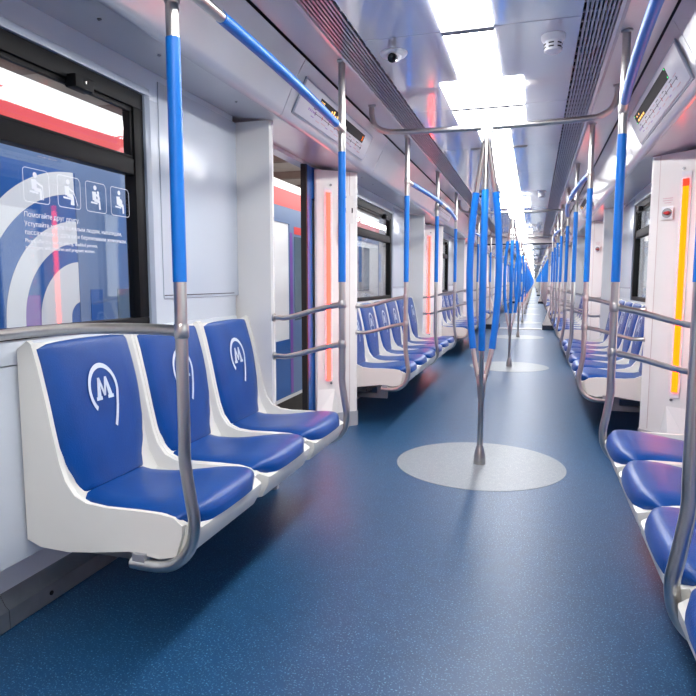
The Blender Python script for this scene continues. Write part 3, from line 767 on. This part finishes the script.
# ------------------------------------------------------------------ priority-seat sticker on the glass
GX = -1.2112
dec = put('priority_sticker', None, STICKER_WIN)
def flat(nm, polys, m='white_print'):                       # polys in (y, z) on the inside of the pane
    mb = MB()
    for i, P in enumerate(polys): mb.add([(GX + .00015 * i, y, z) for y, z in P], [tuple(range(len(P)))])   # stacked so that no two lie in one plane
    return obj(nm, mb, m, dec)
def ring(y0, y1, z0, z1, w, r=.012):
    pts = []
    for cx, cz, a0 in ((y1 - r, z1 - r, 0), (y0 + r, z1 - r, 90), (y0 + r, z0 + r, 180), (y1 - r, z0 + r, 270)):
        pts += [(cx, cz, math.radians(a0 + q)) for q in (0, 30, 60, 90)]
    out = []
    for i in range(len(pts)):
        a, b = pts[i], pts[(i + 1) % len(pts)]
        out.append([(a[0] + r * math.cos(a[2]), a[1] + r * math.sin(a[2])), (b[0] + r * math.cos(b[2]), b[1] + r * math.sin(b[2])),
                    (b[0] + (r - w) * math.cos(b[2]), b[1] + (r - w) * math.sin(b[2])), (a[0] + (r - w) * math.cos(a[2]), a[1] + (r - w) * math.sin(a[2]))])
    return out
def disc(y, z, r, n=14): return [(y + r * math.cos(q * 2 * math.pi / n), z + r * math.sin(q * 2 * math.pi / n)) for q in range(n)]
def limb(a, b, w):
    dy, dz = b[0] - a[0], b[1] - a[1]; l = math.hypot(dy, dz); ny, nz = -dz / l * w, dy / l * w
    return [(a[0] + ny, a[1] + nz), (b[0] + ny, b[1] + nz), (b[0] - ny, b[1] - nz), (a[0] - ny, a[1] - nz)]
def fig(y0, i):
    z0 = 1.345; A = lambda y, z: (y0 + y, z0 + z)
    P = ring(y0, y0 + .106, z0, z0 + .105, .0022)
    flat('pictogram_frame', P)
    f = [disc(*A(.050, .086), .0085), limb(A(.044, .072), A(.046, .042), .010), limb(A(.044, .044), A(.072, .040), .006), limb(A(.070, .042), A(.072, .012), .0045), limb(A(.026, .034), A(.060, .032), .003)]
    if i == 0: f += [limb(A(.05, .066), A(.078, .054), .003), limb(A(.078, .056), A(.080, .012), .0016)]
    if i == 1: f += [limb(A(.05, .066), A(.074, .056), .003), limb(A(.074, .058), A(.092, .012), .0016), limb(A(.066, .042), A(.062, .012), .004)]
    if i == 2: f += [limb(A(.05, .064), A(.070, .052), .003), disc(*A(.064, .070), .006), limb(A(.062, .066), A(.068, .046), .006)]
    if i == 3: f += [disc(*A(.054, .052), .013), limb(A(.048, .066), A(.062, .050), .003)]
    flat('pictogram_figure', f)
for i, y0 in enumerate((1.548, 1.690, 1.823, 1.955)): fig(y0, i)
TM = lambda y, z: Matrix(((0, 0, 1, GX - .0004), (1, 0, 0, y), (0, 1, 0, z), (0, 0, 0, 1)))
for s_, z, sz in (('Помогайте друг другу.', 1.300, .022), ('Уступайте места пожилым людям, инвалидам,', 1.272, .0205), ('пассажирам с детьми и беременным женщинам.', 1.246, .0205),
                  ('Please offer this seat to elderly, disabled persons,', 1.222, .0165), ('passengers with children and pregnant women.', 1.202, .0165)):
    text_obj('sticker_text', s_, sz, 'white_print', dec, TM(1.546, z))

# ------------------------------------------------------------------ outside: depot and the train on the next track
struct(obj('ground', MB().box(-14, 14, -14, 160, -1.2, -1.1), 'depot_floor'))
nb = thing('neighbour_train', 'red, white and blue metro train standing on the next track outside the open doors', 'train', (-2.6, 0, -1.1))
NX = -.0
def nbx(nm, x0, x1, y0, y1, z0, z1, m, par=nb, bev=0): return obj(nm, MB().box(x0, x1, y0, y1, z0 + 1.1, z1 + 1.1), m, par, bevel=bev)
Y0, Y1 = -8, 40
body = obj('body', MB().yprism([(0, .75), (0, 3.29), (-.03, 3.36), (-.12, 3.44), (-.4, 3.52), (-1.3, 3.58), (-2.2, 3.52), (-2.6, 3.30), (-2.6, .75)], Y0, Y1), 'train_white', nb)
nbx('red_stripe', 0, .012, Y0, Y1, 1.99, 2.19, 'train_red')
nbx('pale_stripe', 0, .010, Y0, Y1, 1.80, 1.99, 'train_pale_blue')
nbx('underframe', -2.3, -.1, Y0, Y1, -.95, -.36, 'under_dark')
nbx('skirt', -2.58, -.02, Y0, Y1, -.42, -.30, 'under_dark')
nbx('lower_band', 0, .010, 4.4, Y1, -.30, .40, 'train_blue')
gp = nbx('graphic_panel', 0, .010, Y0, 4.4, -.30, 1.80, 'train_blue')
def arc(cy, cz, r0, r1, a0, a1, nm, m, x=.0125):
    rows = []
    for q in range(41):
        a = math.radians(a0 + (a1 - a0) * q / 40); rows.append([(x, cy + r * math.cos(a), cz + 1.1 + r * math.sin(a)) for r in (r0, r1)])
    obj(nm, MB().grid(rows), m, gp)
for r0, r1 in ((.79, .93), (.48, .62), (.10, .36)):
    arc(3.42, .87, r0, r1, 92, 180, 'ring_band', 'train_white'); nbx('ring_leg', .010, .0125, 3.42 - r1, 3.42 - r0, -.3, .87, 'train_white', gp)
nbx('violet_band', .010, .0122, 2.94, 3.06, -.3, 1.02, 'train_violet', gp)
nbx('door_panel', .010, .016, 3.40, 4.10, -.3, 1.80, 'train_pale_blue', gp); nbx('door_glass', .016, .020, 3.78, 3.98, .5, 1.05, 'train_glass', gp); nbx('door_post', .016, .020, 3.50, 3.62, -.3, 1.05, 'train_blue', gp)
for y in (7.52, 12.05, 16.6):
    dd = nbx('door', .0, .014, y - .45, y + .85, -.30, 1.80, 'train_pale_blue')
    for u in (-.30, .30): nbx('door_window', .014, .018, y + u, y + u + .42, .62, 1.66, 'train_glass', dd)
    nbx('door_edge', .014, .017, y - .44, y - .36, -.28, 1.70, 'train_violet', dd); nbx('door_sign', .014, .017, y - .30, y + .06, 1.69, 1.78, 'train_red', dd)
for y in (9.2, 13.7): nbx('side_window', .0, .012, y, y + 1.7, .95, 1.70, 'train_glass')
struct(obj('depot_roof', MB().box(-12, -4.0, -14, 60, 5.2, 5.3), 'depot_roof'))
for i in range(12):
    struct(obj('depot_beam', MB().box(-12, -4.0, -6 + i * 3.1, -5.75 + i * 3.1, 4.95, 5.2), 'depot_beam'))
struct(obj('depot_wall', MB().box(-12.1, -12, -14, 60, -1.1, 5.3), 'depot_wall'))
